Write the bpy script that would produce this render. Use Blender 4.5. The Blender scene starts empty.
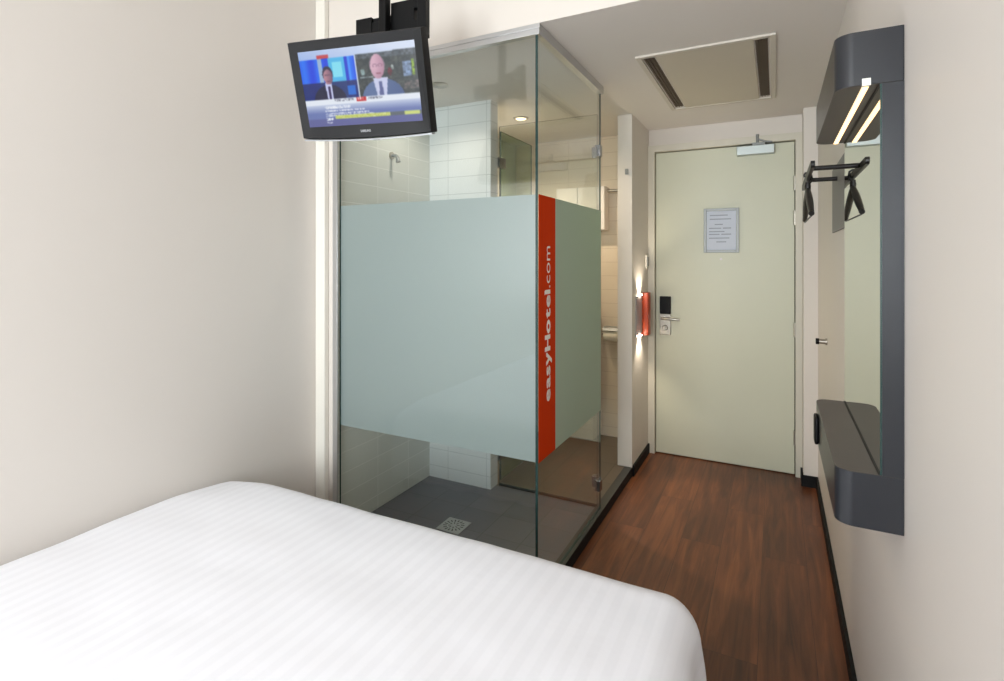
import bpy, bmesh, math, random
from mathutils import Vector, Matrix, Euler, noise
random.seed(7)
scene = bpy.context.scene
col = scene.collection

# ------------------------------------------------------------------ colours
def s2l(c):
    c = c/255.0
    return c/12.92 if c <= .04045 else ((c+.055)/1.055)**2.4
def rgb(r, g, b): return (s2l(r), s2l(g), s2l(b), 1.0)

# ------------------------------------------------------------------ materials
def newmat(name):
    m = bpy.data.materials.new(name); m.use_nodes = True
    nt = m.node_tree
    for n in list(nt.nodes): nt.nodes.remove(n)
    out = nt.nodes.new('ShaderNodeOutputMaterial')
    return m, nt, out
def N(nt, t, **kw):
    n = nt.nodes.new(t)
    for k, v in kw.items():
        if k.startswith('i_'): n.inputs[k[2:].replace('_', ' ')].default_value = v
        else: setattr(n, k, v)
    return n
def L(nt, a, b): nt.links.new(a, b)

def pmat(name, color, rough=.5, metal=0., var=.04, scale=6., bump=0., bscale=80., coat=0., spec=.5):
    m, nt, out = newmat(name)
    p = N(nt, 'ShaderNodeBsdfPrincipled')
    p.inputs['Roughness'].default_value = rough; p.inputs['Metallic'].default_value = metal
    p.inputs['Coat Weight'].default_value = coat
    p.inputs['Specular IOR Level'].default_value = spec
    tc = N(nt, 'ShaderNodeTexCoord')
    nz = N(nt, 'ShaderNodeTexNoise'); nz.inputs['Scale'].default_value = scale; nz.inputs['Detail'].default_value = 4
    L(nt, tc.outputs['Object'], nz.inputs['Vector'])
    mr = N(nt, 'ShaderNodeMapRange'); mr.inputs['To Min'].default_value = 1-var; mr.inputs['To Max'].default_value = 1+var
    L(nt, nz.outputs['Fac'], mr.inputs['Value'])
    mx = N(nt, 'ShaderNodeVectorMath', operation='SCALE'); mx.inputs[0].default_value = color[:3]
    L(nt, mr.outputs['Result'], mx.inputs['Scale'])
    L(nt, mx.outputs['Vector'], p.inputs['Base Color'])
    if bump:
        nb = N(nt, 'ShaderNodeTexNoise'); nb.inputs['Scale'].default_value = bscale; nb.inputs['Detail'].default_value = 3
        L(nt, tc.outputs['Object'], nb.inputs['Vector'])
        b = N(nt, 'ShaderNodeBump'); b.inputs['Strength'].default_value = bump; b.inputs['Distance'].default_value = .002
        L(nt, nb.outputs['Fac'], b.inputs['Height']); L(nt, b.outputs['Normal'], p.inputs['Normal'])
    L(nt, p.outputs[0], out.inputs[0])
    return m

def emat(name, color, strength):
    m, nt, out = newmat(name)
    e = N(nt, 'ShaderNodeEmission'); e.inputs[0].default_value = color; e.inputs[1].default_value = strength
    L(nt, e.outputs[0], out.inputs[0]); return m

def tilemat(name, c1, c2, grout, bw, rh, axes, off=(0, 0), mortar=.002, rough=.25, bump=.35):
    """stack-bonded tiles; axes says which object coordinates run along and up the wall"""
    m, nt, out = newmat(name)
    p = N(nt, 'ShaderNodeBsdfPrincipled'); p.inputs['Roughness'].default_value = rough
    tc = N(nt, 'ShaderNodeTexCoord'); sp = N(nt, 'ShaderNodeSeparateXYZ'); L(nt, tc.outputs['Object'], sp.inputs[0])
    cb = N(nt, 'ShaderNodeCombineXYZ')
    for i in (0, 1):
        a = N(nt, 'ShaderNodeMath', operation='ADD'); a.inputs[1].default_value = off[i]
        L(nt, sp.outputs[axes[i]], a.inputs[0]); L(nt, a.outputs[0], cb.inputs[i])
    b = N(nt, 'ShaderNodeTexBrick'); b.offset = 0; b.squash = 1
    b.inputs['Color1'].default_value = c1; b.inputs['Color2'].default_value = c2; b.inputs['Mortar'].default_value = grout
    b.inputs['Scale'].default_value = 1; b.inputs['Mortar Size'].default_value = mortar; b.inputs['Mortar Smooth'].default_value = .1
    b.inputs['Brick Width'].default_value = bw; b.inputs['Row Height'].default_value = rh; b.inputs['Bias'].default_value = 0
    L(nt, cb.outputs[0], b.inputs['Vector']); L(nt, b.outputs['Color'], p.inputs['Base Color'])
    iv = N(nt, 'ShaderNodeMath', operation='SUBTRACT'); iv.inputs[0].default_value = 1; L(nt, b.outputs['Fac'], iv.inputs[1])
    bp = N(nt, 'ShaderNodeBump'); bp.inputs['Strength'].default_value = bump; bp.inputs['Distance'].default_value = .002
    L(nt, iv.outputs[0], bp.inputs['Height']); L(nt, bp.outputs['Normal'], p.inputs['Normal'])
    L(nt, p.outputs[0], out.inputs[0]); return m

def woodfloor():
    m, nt, out = newmat('walnut_planks')
    p = N(nt, 'ShaderNodeBsdfPrincipled')
    tc = N(nt, 'ShaderNodeTexCoord'); sp = N(nt, 'ShaderNodeSeparateXYZ'); L(nt, tc.outputs['Object'], sp.inputs[0])
    cb = N(nt, 'ShaderNodeCombineXYZ'); L(nt, sp.outputs['Y'], cb.inputs[0]); L(nt, sp.outputs['X'], cb.inputs[1])
    mp = N(nt, 'ShaderNodeMapping'); mp.inputs['Location'].default_value = (.35, .055, 0); L(nt, cb.outputs[0], mp.inputs[0])
    b = N(nt, 'ShaderNodeTexBrick'); b.offset = .37
    b.inputs['Color1'].default_value = (.25, .25, .25, 1); b.inputs['Color2'].default_value = (.9, .9, .9, 1); b.inputs['Mortar'].default_value = (0, 0, 0, 1)
    b.inputs['Scale'].default_value = 1; b.inputs['Mortar Size'].default_value = .0009; b.inputs['Mortar Smooth'].default_value = .2
    b.inputs['Brick Width'].default_value = 1.15; b.inputs['Row Height'].default_value = .175
    L(nt, mp.outputs[0], b.inputs['Vector'])
    # grain stretched along the planks, shifted from plank to plank
    sh = N(nt, 'ShaderNodeVectorMath', operation='SCALE'); sh.inputs['Scale'].default_value = 7; L(nt, b.outputs['Color'], sh.inputs[0])
    ad = N(nt, 'ShaderNodeVectorMath', operation='ADD'); L(nt, tc.outputs['Object'], ad.inputs[0]); L(nt, sh.outputs[0], ad.inputs[1])
    m2 = N(nt, 'ShaderNodeMapping'); m2.inputs['Scale'].default_value = (34, 2.2, 1); L(nt, ad.outputs[0], m2.inputs[0])
    g = N(nt, 'ShaderNodeTexNoise'); g.inputs['Scale'].default_value = 1.; g.inputs['Detail'].default_value = 6; g.inputs['Roughness'].default_value = .62; g.inputs['Distortion'].default_value = .6
    L(nt, m2.outputs[0], g.inputs['Vector'])
    m3 = N(nt, 'ShaderNodeMapping'); m3.inputs['Scale'].default_value = (6, 1.3, 1); L(nt, ad.outputs[0], m3.inputs[0])
    g2 = N(nt, 'ShaderNodeTexNoise'); g2.inputs['Scale'].default_value = 1.; g2.inputs['Detail'].default_value = 3; L(nt, m3.outputs[0], g2.inputs['Vector'])
    r = N(nt, 'ShaderNodeValToRGB'); e = r.color_ramp.elements
    e[0].position = .38; e[0].color = rgb(62, 33, 19); e[1].position = .80; e[1].color = rgb(154, 92, 53)
    mid = r.color_ramp.elements.new(.58); mid.color = rgb(110, 62, 34)
    a = N(nt, 'ShaderNodeMath', operation='MULTIPLY'); a.inputs[1].default_value = .60; L(nt, g.outputs['Fac'], a.inputs[0])
    a2 = N(nt, 'ShaderNodeMath', operation='MULTIPLY_ADD'); a2.inputs[1].default_value = .36; L(nt, g2.outputs['Fac'], a2.inputs[0]); L(nt, a.outputs[0], a2.inputs[2])
    a3 = N(nt, 'ShaderNodeMath', operation='MULTIPLY_ADD'); a3.inputs[1].default_value = .17; L(nt, b.outputs['Color'], a3.inputs[0]); L(nt, a2.outputs[0], a3.inputs[2])
    L(nt, a3.outputs[0], r.inputs[0])
    mx = N(nt, 'ShaderNodeMix', data_type='RGBA'); L(nt, b.outputs['Fac'], mx.inputs['Factor'])
    L(nt, r.outputs[0], mx.inputs['A']); mx.inputs['B'].default_value = rgb(58, 32, 20)
    L(nt, mx.outputs['Result'], p.inputs['Base Color'])
    p.inputs['Roughness'].default_value = .38
    bp = N(nt, 'ShaderNodeBump'); bp.inputs['Strength'].default_value = .12; bp.inputs['Distance'].default_value = .001
    L(nt, g.outputs['Fac'], bp.inputs['Height']); L(nt, bp.outputs['Normal'], p.inputs['Normal'])
    L(nt, p.outputs[0], out.inputs[0]); return m

def glassmat(name, tint, refl=1.0):
    m, nt, out = newmat(name)
    t = N(nt, 'ShaderNodeBsdfTransparent'); t.inputs[0].default_value = tint
    g = N(nt, 'ShaderNodeBsdfGlossy'); g.inputs['Roughness'].default_value = .0; g.inputs[0].default_value = (refl, refl, refl, 1)
    lw = N(nt, 'ShaderNodeLayerWeight'); lw.inputs[0].default_value = .5
    pw = N(nt, 'ShaderNodeMath', operation='POWER'); pw.inputs[1].default_value = 5; L(nt, lw.outputs['Facing'], pw.inputs[0])
    f = N(nt, 'ShaderNodeMath', operation='MULTIPLY_ADD'); f.inputs[1].default_value = .96; f.inputs[2].default_value = .04; L(nt, pw.outputs[0], f.inputs[0])
    mx = N(nt, 'ShaderNodeMixShader'); L(nt, f.outputs[0], mx.inputs[0]); L(nt, t.outputs[0], mx.inputs[1]); L(nt, g.outputs[0], mx.inputs[2])
    L(nt, mx.outputs[0], out.inputs[0]); return m

def frostmat(name, c):
    m, nt, out = newmat(name)
    d = N(nt, 'ShaderNodeBsdfDiffuse'); d.inputs[0].default_value = c
    tr = N(nt, 'ShaderNodeBsdfTranslucent'); tr.inputs[0].default_value = c
    mx = N(nt, 'ShaderNodeMixShader'); mx.inputs[0].default_value = .42; L(nt, d.outputs[0], mx.inputs[1]); L(nt, tr.outputs[0], mx.inputs[2])
    L(nt, mx.outputs[0], out.inputs[0]); return m

def duvetmat():
    """white damask: satin stripes running with the bed"""
    m, nt, out = newmat('white_damask')
    p = N(nt, 'ShaderNodeBsdfPrincipled')
    tc = N(nt, 'ShaderNodeTexCoord')
    sp = N(nt, 'ShaderNodeSeparateXYZ'); L(nt, tc.outputs['UV'], sp.inputs[0])
    a = N(nt, 'ShaderNodeMath', operation='MULTIPLY'); a.inputs[1].default_value = 1/.042; L(nt, sp.outputs[0], a.inputs[0])
    pg = N(nt, 'ShaderNodeMath', operation='PINGPONG'); pg.inputs[1].default_value = .5; L(nt, a.outputs[0], pg.inputs[0])
    mr = N(nt, 'ShaderNodeMapRange'); mr.inputs['From Min'].default_value = .2; mr.inputs['From Max'].default_value = .3; L(nt, pg.outputs[0], mr.inputs['Value'])
    c = N(nt, 'ShaderNodeMix', data_type='RGBA'); L(nt, mr.outputs[0], c.inputs['Factor'])
    c.inputs['A'].default_value = rgb(243, 243, 249); c.inputs['B'].default_value = rgb(247, 247, 253)
    L(nt, c.outputs['Result'], p.inputs['Base Color'])
    r = N(nt, 'ShaderNodeMapRange'); r.inputs['To Min'].default_value = .75; r.inputs['To Max'].default_value = .62
    L(nt, mr.outputs[0], r.inputs['Value']); L(nt, r.outputs[0], p.inputs['Roughness'])
    p.inputs['Sheen Weight'].default_value = .15
    nb = N(nt, 'ShaderNodeTexNoise'); nb.inputs['Scale'].default_value = 7; nb.inputs['Detail'].default_value = 4; L(nt, tc.outputs['Object'], nb.inputs['Vector'])
    b = N(nt, 'ShaderNodeBump'); b.inputs['Strength'].default_value = .25; b.inputs['Distance'].default_value = .01
    L(nt, nb.outputs['Fac'], b.inputs['Height']); L(nt, b.outputs['Normal'], p.inputs['Normal'])
    L(nt, p.outputs[0], out.inputs[0]); return m

def screenmat():
    m, nt, out = newmat('lit_screen')
    at = N(nt, 'ShaderNodeVertexColor'); at.layer_name = 'picture'
    e = N(nt, 'ShaderNodeEmission'); e.inputs[1].default_value = SCREEN_GAIN
    L(nt, at.outputs[0], e.inputs[0])
    g = N(nt, 'ShaderNodeBsdfGlossy'); g.inputs['Roughness'].default_value = .25; g.inputs[0].default_value = (.03, .03, .03, 1)
    ad = N(nt, 'ShaderNodeAddShader'); L(nt, e.outputs[0], ad.inputs[0]); L(nt, g.outputs[0], ad.inputs[1])
    L(nt, ad.outputs[0], out.inputs[0]); return m

SCREEN_GAIN = .80
M = dict(
    paint=pmat('wall_paint', rgb(224, 216, 207), .6, var=.012, bump=.08, bscale=260),
    paint_side=pmat('side_wall_paint', rgb(223, 216, 209), .42, var=.012, bump=.05, bscale=260),
    ceil=pmat('ceiling_paint', rgb(230, 224, 218), .7, var=.01),
    trimw=pmat('cream_trim', rgb(238, 234, 224), .4, var=.01),
    wood=woodfloor(),
    black=pmat('black_skirting', rgb(12, 12, 13), .6, var=.1, spec=.25),
    kerb=pmat('kerb_slate', rgb(60, 60, 56), .45, var=.08, scale=30),
    tile_y=tilemat('white_tile_side', rgb(216, 218, 212), rgb(220, 222, 216), rgb(240, 240, 236), .2575, .1, (1, 2), (-2.153+.2575*10, -.02+1)),
    tile_x=tilemat('white_tile_back', rgb(226, 228, 228), rgb(229, 231, 231), rgb(200, 204, 204), .2575, .1, (0, 2), (1.706+.2575*10, -.02+1)),
    tile_far=tilemat('cream_tile_far', rgb(222, 208, 188), rgb(226, 212, 194), rgb(206, 190, 170), .2575, .1, (0, 2), (5, -.02+1)),
    tile_floor=tilemat('slate_floor_tile', rgb(110, 110, 118), rgb(118, 117, 124), rgb(84, 84, 90), .2, .2, (0, 1), (5.032, 5.02), mortar=.0015, rough=.42),
    tile_floor2=tilemat('brown_floor_tile', rgb(110, 98, 86), rgb(116, 103, 90), rgb(86, 76, 66), .3, .3, (0, 1), (5.1, 5.1), mortar=.002, rough=.45),
    glass=glassmat('clear_glass', (.962, .985, .977, 1)),
    wglass=glassmat('window_glass', (.98, .99, .99, 1)),
    gedge=pmat('glass_edge', rgb(38, 62, 60), .2, var=.05, spec=.5),
    frost=frostmat('frosted_film', rgb(188, 196, 196)),
    frost2=frostmat('frosted_film_side', rgb(206, 220, 205)),
    orange=pmat('orange_film', rgb(212, 58, 2), .8, var=.02, spec=.1),
    white_film=pmat('white_lettering', rgb(246, 238, 232), .4, var=.0),
    alu=pmat('satin_aluminium', rgb(200, 200, 200), .32, metal=.75, var=.03),
    chrome=pmat('chrome', rgb(150, 150, 152), .22, metal=1., var=.02),
    nickel=pmat('brushed_nickel', rgb(184, 178, 168), .3, metal=.9, var=.05),
    steel=pmat('stainless_drain', rgb(196, 198, 198), .35, metal=.5, var=.05),
    dark=pmat('dark_hole', rgb(14, 14, 15), .6, var=.05),
    door=pmat('pale_green_door', rgb(212, 212, 190), .45, var=.012),
    frame=pmat('cream_door_frame', rgb(214, 208, 192), .45, var=.01),
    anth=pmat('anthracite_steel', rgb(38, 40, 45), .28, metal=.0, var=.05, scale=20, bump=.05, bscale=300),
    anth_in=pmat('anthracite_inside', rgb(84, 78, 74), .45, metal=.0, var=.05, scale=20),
    mirror=pmat('mirror_silver', (.86, .88, .85, 1), .015, metal=1., var=.0),
    led=emat('warm_led', (1, .66, .30, 1), 2.6),
    bulb=emat('warm_downlight', (1, .80, .52, 1), 2.2),
    lens=emat('warm_lens', (1, .86, .66, 1), 40.0),
    blackp=pmat('black_plastic', rgb(8, 8, 9), .5, spec=.2, var=.05),
    bezel=pmat('tv_bezel', rgb(16, 16, 19), .5, var=.03, spec=.3),
    gloss=pmat('tv_gloss_side', rgb(8, 8, 9), .5, var=.03, spec=.2),
    silver=pmat('silver_plastic', rgb(168, 170, 174), .35, metal=.4, var=.02),
    rack=pmat('rack_black_metal', rgb(40, 38, 37), .38, metal=.3, var=.05),
    plate=pmat('rack_grey_plate', rgb(132, 132, 130), .5, var=.03),
    ventp=pmat('vent_panel', rgb(210, 201, 184), .6, var=.015),
    ventf=pmat('vent_frame', rgb(214, 206, 194), .5, var=.01),
    slot=pmat('vent_slot', rgb(98, 84, 70), .7, var=.05),
    grey=pmat('grey_frame', rgb(140, 142, 140), .4, metal=.2, var=.03),
    paper=pmat('white_paper', rgb(214, 220, 232), .8, var=.02),
    ink=pmat('grey_ink', rgb(150, 158, 172), .8, var=.02),
    whitep=pmat('white_plastic', rgb(228, 222, 218), .4, var=.01),
    roll=pmat('tissue', rgb(236, 228, 210), .9, var=.02),
    mattress=pmat('mattress_ticking', rgb(214, 212, 206), .8, var=.03, bump=.2),
    base=pmat('bed_base_fabric', rgb(60, 56, 54), .8, var=.05, bump=.2),
    duvet=duvetmat(),
    screen=screenmat(),
    closer=pmat('closer_silver', rgb(188, 196, 194), .35, metal=.4, var=.02),
    red=pmat('red_cover', rgb(176, 66, 30), .35, var=.03),
)

# ------------------------------------------------------------------ mesh helpers
def bm_box(bm, lo, hi):
    x0, y0, z0 = lo; x1, y1, z1 = hi
    v = [bm.verts.new(p) for p in ((x0,y0,z0),(x1,y0,z0),(x1,y1,z0),(x0,y1,z0),(x0,y0,z1),(x1,y0,z1),(x1,y1,z1),(x0,y1,z1))]
    fs = [bm.faces.new([v[i] for i in f]) for f in ((3,2,1,0),(4,5,6,7),(0,1,5,4),(1,2,6,5),(2,3,7,6),(3,0,4,7))]
    return v, fs
def bm_prism(bm, pts, ax, a0, a1):
    """closed outline pts (2D) extruded along axis ax from a0 to a1"""
    def P(p, a):
        q = list(p); q.insert(ax, a); return q
    n = len(pts)
    A = [bm.verts.new(P(p, a0)) for p in pts]; B = [bm.verts.new(P(p, a1)) for p in pts]
    bm.faces.new(A[::-1]); bm.faces.new(B)
    for i in range(n): bm.faces.new((A[i], A[(i+1) % n], B[(i+1) % n], B[i]))
def bm_tube(bm, pts, rads, seg=16, cap=True):
    pts = [Vector(p) for p in pts]
    if not hasattr(rads, '__len__'): rads = [rads]*len(pts)
    rings = []; up = None
    for i, p in enumerate(pts):
        d = (pts[min(i+1, len(pts)-1)]-pts[max(i-1, 0)]).normalized()
        if up is None:
            up = Vector((0, 0, 1)) if abs(d.z) < .9 else Vector((1, 0, 0))
        a = d.cross(up).normalized(); b = a.cross(d).normalized(); up = b
        rings.append([bm.verts.new(p+rads[i]*(math.cos(t)*a+math.sin(t)*b)) for t in [2*math.pi*k/seg for k in range(seg)]])
    for r0, r1 in zip(rings, rings[1:]):
        for k in range(seg): bm.faces.new((r0[k], r0[(k+1) % seg], r1[(k+1) % seg], r1[k]))
    if cap: bm.faces.new(rings[0][::-1]); bm.faces.new(rings[-1])
def rrect(cx, cy, w, h, r, n=6):
    out = []
    for sx, sy, a0 in ((1, 1, 0), (-1, 1, 90), (-1, -1, 180), (1, -1, 270)):
        for k in range(n+1):
            a = math.radians(a0+90*k/n); out.append((cx+sx*(w/2-r)+r*math.cos(a), cy+sy*(h/2-r)+r*math.sin(a)))
    return out
def obj(name, bm, m, parent=None, bevel=0., smooth=False, seg=3):
    bmesh.ops.recalc_face_normals(bm, faces=bm.faces[:])
    me = bpy.data.meshes.new(name); bm.to_mesh(me); bm.free()
    for mm in (m if isinstance(m, (list, tuple)) else [m]): me.materials.append(mm)
    o = bpy.data.objects.new(name, me); col.objects.link(o)
    if parent:
        o.parent = parent
        if parent.get('_abs') is not None:   # geometry given in world coordinates
            o.matrix_parent_inverse = Matrix.Translation(parent.location).inverted()
    if bevel:
        b = o.modifiers.new('bevel', 'BEVEL'); b.width = bevel; b.segments = seg; b.limit_method = 'ANGLE'; b.angle_limit = math.radians(40)
    if smooth or bevel:
        for p in me.polygons: p.use_smooth = True
        try:
            me.set_sharp_from_angle(angle=math.radians(40))
        except Exception: pass
    return o
def box(name, lo, hi, m, parent=None, bevel=0.):
    bm = bmesh.new(); bm_box(bm, lo, hi); return obj(name, bm, m, parent, bevel)
def tube(name, pts, r, m, parent=None, seg=16):
    bm = bmesh.new(); bm_tube(bm, pts, r, seg); return obj(name, bm, m, parent, smooth=True)
def thing(name, label, cat, loc=(0, 0, 0), group=None):
    """an Empty at the thing's base; its parts are modelled in world coordinates"""
    o = bpy.data.objects.new(name, None); col.objects.link(o); o.location = loc; o.empty_display_size = .05
    o['label'] = label; o['category'] = cat; o['_abs'] = 1
    if group: o['group'] = group
    return o
def tag(o, label, cat, group=None):
    o['label'] = label; o['category'] = cat
    if group: o['group'] = group
    return o
def struct(o, label=None):
    o['kind'] = 'structure'
    if label: o['label'] = label
    return o

# ------------------------------------------------------------------ dimensions (metres; camera stands at x=0, y=0)
XR = .22          # right wall
XL = -1.931       # left wall of the room
XT = -1.838       # tiled left wall of the shower
YG = 1.862         # front glass
XG = -.81         # side glass
YD = 3.765        # entrance door
ZC = 2.24         # corridor ceiling
ZH = 2.72         # room ceiling
YB = -1.9         # window wall behind the camera
ZF = .05          # raised bathroom floor

# ------------------------------------------------------------------ setting
struct(box('floor', (XL-.1, YB-.1, -.1), (XR+.1, 4.0, 0), M['wood']), 'dark walnut plank floor')
struct(box('floor_shower', (XT-.02, YG-.03, .001), (-.835, 2.68, ZF), M['tile_floor']), 'dark slate tiled shower floor')
struct(box('floor_bathroom', (XT-.02, 2.68, .001), (-.835, 3.85, ZF), M['tile_floor2']), 'brown tiled bathroom floor')
box_k = box('trim_1', (-.8349, YG-.03, .001), (-.79, 3.2799, ZF+.006), [M['black'], M['kerb']])
for p in box_k.data.polygons:
    if p.normal.z > .5: p.material_index = 1
struct(box_k, 'black faced kerb along the shower')
kf = box('trim_2', (XT, YG-.045, .001), (-.79, YG-.0301, ZF+.006), M['black']); struct(kf, 'black front kerb of the shower')
struct(box('wall_left', (XL-.12, YB, 0), (XL, YG-.015, ZH), M['paint_side']))
struct(box('wall_right', (XR, YB, 0), (XR+.12, 4.0, ZH), M['paint_side']))
struct(box('wall_shower_side', (XL-.12, YG-.015, .0), (XT-.001, 4.0, ZC), M['paint']))
struct(box('wall_shower_tiles', (XT-.0009, YG+.001, ZF+.0005), (XT, 3.8, ZC-.0005), M['tile_y']), 'white tiled side wall of the shower')
struct(box('wall_bathroom_far', (XT-.01, 3.8, ZF+.0005), (-.88, 3.95, ZC-.0005), M['tile_far']), 'cream tiled far wall of the bathroom')
struct(box('wall_shower_back', (XT+.0005, 2.615, ZF+.0005), (-1.423, 2.70, ZC-.0005), M['tile_x']), 'white tiled stub wall in the shower')
struct(box('wall_partition', (-.88, 3.28, ZF+.006), (-.79, 3.95, ZC-.0005), M['paint']), 'cream partition wall end beside the door')
struct(box('wall_return', (.145, 3.615, 0), (XR-.0005, 3.95, ZC-.0005), M['paint']), 'short white wall beside the door')
struct(box('wall_over_door', (-.7895, YD-.0, 2.125), (.1445, 3.95, ZC-.0005), M['paint']))
struct(box('ceiling_corridor', (XL-.12, YG-.015, ZC), (XR-.0005, 4.0, ZH), [M['ceil'], M['paint']]), 'lowered ceiling over corridor and shower')
for p in bpy.data.objects['ceiling_corridor'].data.polygons:
    if abs(p.normal.y) > .5: p.material_index = 1
struct(box('ceiling', (XL-.12, YB, ZH), (XR+.12, 4.0, ZH+.1), M['ceil']))
# window wall behind the camera
WX0, WX1, WZ0, WZ1 = -1.75, .05, .85, 2.3
bm = bmesh.new()
bm_box(bm, (XL-.12, YB-.15, 0), (WX0, YB, ZH)); bm_box(bm, (WX1, YB-.15, 0), (XR+.12, YB, ZH))
bm_box(bm, (WX0, YB-.15, 0), (WX1, YB, WZ0)); bm_box(bm, (WX0, YB-.15, WZ1), (WX1, YB, ZH))
struct(obj('wall_window', bm, M['paint']))
bm = bmesh.new()
for lo, hi in (((WX0, YB-.12, WZ0), (WX0+.05, YB-.07, WZ1)), ((WX1-.05, YB-.12, WZ0), (WX1, YB-.07, WZ1)),
               ((WX0+.05, YB-.12, WZ0), (WX1-.05, YB-.07, WZ0+.05)), ((WX0+.05, YB-.12, WZ1-.05), (WX1-.05, YB-.07, WZ1)),
               ((-.88, YB-.12, WZ0+.05), (-.82, YB-.07, WZ1-.05))): bm_box(bm, lo, hi)
win = struct(obj('window_1', bm, M['trimw']))
box('window_pane', (WX0+.05, YB-.1, WZ0+.05), (WX1-.05, YB-.095, WZ1-.05), M['wglass'], win)
box('window_sill', (WX0, YB-.07, WZ0-.0), (WX1, YB+.0, WZ0+.02), M['trimw'], win)

# baseboards and trims
struct(box('baseboard_right', (XR-.012, YB+.01, .0), (XR-.0005, 3.6025, .065), M['black']))
bm = bmesh.new(); bm_box(bm, (.133, 3.603, 0), (XR-.0005, 3.6145, .065)); bm_box(bm, (.133, 3.6145, 0), (.1445, 3.74, .065))
struct(obj('baseboard_return', bm, M['black']))
struct(box('baseboard_partition', (-.7895, 3.285, .0), (-.778, 3.735, .065), M['black']))
# corner batten and the white strip next to the glass
struct(box('trim_3', (XL+.0005, YG-.017-.027, .0), (-1.872, YG-.016, ZH-.001), M['trimw'], bevel=.004), 'white vertical batten in the corner')
# door frame
bm = bmesh.new()
bm_box(bm, (-.7895, YD-.03, 0), (-.745, YD+.05, 2.125)); bm_box(bm, (.107, YD-.03, 0), (.1445, YD+.05, 2.125)); bm_box(bm, (-.745, YD-.03, 2.08), (.107, YD+.05, 2.125))
bm_box(bm, (-.745, YD+.0, 0), (-.7442, YD+.05, 2.08))
struct(obj('trim_4', bm, M['frame'], bevel=.002), 'cream door frame')

# ------------------------------------------------------------------ entrance door
door = box('door_1', (-.740, YD, .006), (.102, YD+.042, 2.0745), M['door'], bevel=.0015); struct(door, 'pale green entrance door')
struct(box('door_gap_backing', (-.7895, YD+.055, 0), (.1445, YD+.09, 2.125), M['dark']))  # black sheet added behind the leaf, so the door gaps look shaded
for z in (1.815, 1.60, .903, .233):
    h = tube('hinge', [(.1045, YD-.008, z-.045), (.1045, YD-.008, z+.045)], .008, M['nickel'], door)
# lock: black card reader above a metal escutcheon with lever and turn knob
rd = box('card_reader', (-.712, YD-.022, .968), (-.640, YD-.0005, 1.087), M['blackp'], door, bevel=.004)
es = box('lock_plate', (-.712, YD-.014, .822), (-.640, YD-.0005, .966), M['nickel'], door, bevel=.003)
bm = bmesh.new(); bm_tube(bm, [(-.685, YD-.014, .938), (-.685, YD-.055, .938)], .011, 16)
bm_tube(bm, [(-.695, YD-.052, .938), (-.66, YD-.056, .938), (-.60, YD-.055, .936), (-.575, YD-.052, .934)], [.010, .0105, .009, .008], 14)
obj('door_handle', bm, M['nickel'], door, smooth=True)
bm = bmesh.new(); bm_tube(bm, [(-.676, YD-.014, .872), (-.676, YD-.03, .872)], [.019, .015], 20); bm_box(bm, (-.680, YD-.042, .856), (-.672, YD-.029, .888))
obj('turn_knob', bm, M['nickel'], door, bevel=.001)
tube('peephole', [(-.322, YD-.004, 1.343), (-.322, YD-.0003, 1.343)], .008, M['whitep'], door)

# framed notice
nf = thing('notice_frame', 'grey framed paper notice hanging on the pale green door', 'notice', (-.32, YD, 1.382))
bm = bmesh.new(); x0, x1, z0, z1 = -.428, -.212, 1.385, 1.677; w = .018
for lo, hi in (((x0, YD-.012, z0), (x0+w, YD-.0004, z1)), ((x1-w, YD-.012, z0), (x1, YD-.0004, z1)), ((x0+w, YD-.012, z0), (x1-w, YD-.0004, z0+w)), ((x0+w, YD-.012, z1-w), (x1-w, YD-.0004, z1))): bm_box(bm, lo, hi)
obj('frame', bm, M['grey'], nf, bevel=.0015)
bm = bmesh.new(); bm_box(bm, (x0+w, YD-.006, z0+w), (x1-w, YD-.001, z1-w))
for i, (a, b_, z) in enumerate(((.02, .13, .225), (.02, .15, .2), (.05, .10, .165), (.015, .09, .14), (.10, .15, .14), (.015, .11, .118), (.015, .08, .1), (.09, .15, .1), (.015, .14, .075), (.06, .12, .05))):
    v, fs = bm_box(bm, (x0+w+a, YD-.0065, z0+w+z), (x0+w+b_, YD-.0055, z0+w+z+.006))
    for f in fs: f.material_index = 1
obj('paper', bm, [M['paper'], M['ink']], nf)

# door closer
dc = thing('door_closer', 'silver overhead closer box with dark arm at top of door', 'door closer', (-.11, YD, 2.0))
box('closer_body', (-.225, YD-.045, 2.008), (-.008, YD-.0005, 2.066), M['closer'], dc, bevel=.004)
bm = bmesh.new(); bm_box(bm, (-.135, YD-.04, 2.0665), (-.06, YD-.01, 2.082)); bm_tube(bm, [(-.105, YD-.03, 2.08), (-.105, YD-.03, 2.135)], .009, 12)
bm_tube(bm, [(-.105, YD-.032, 2.105), (-.055, YD-.036, 2.084), (-.02, YD-.034, 2.078)], .006, 10)
obj('closer_arm', bm, M['grey'], dc, bevel=.001)

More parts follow.
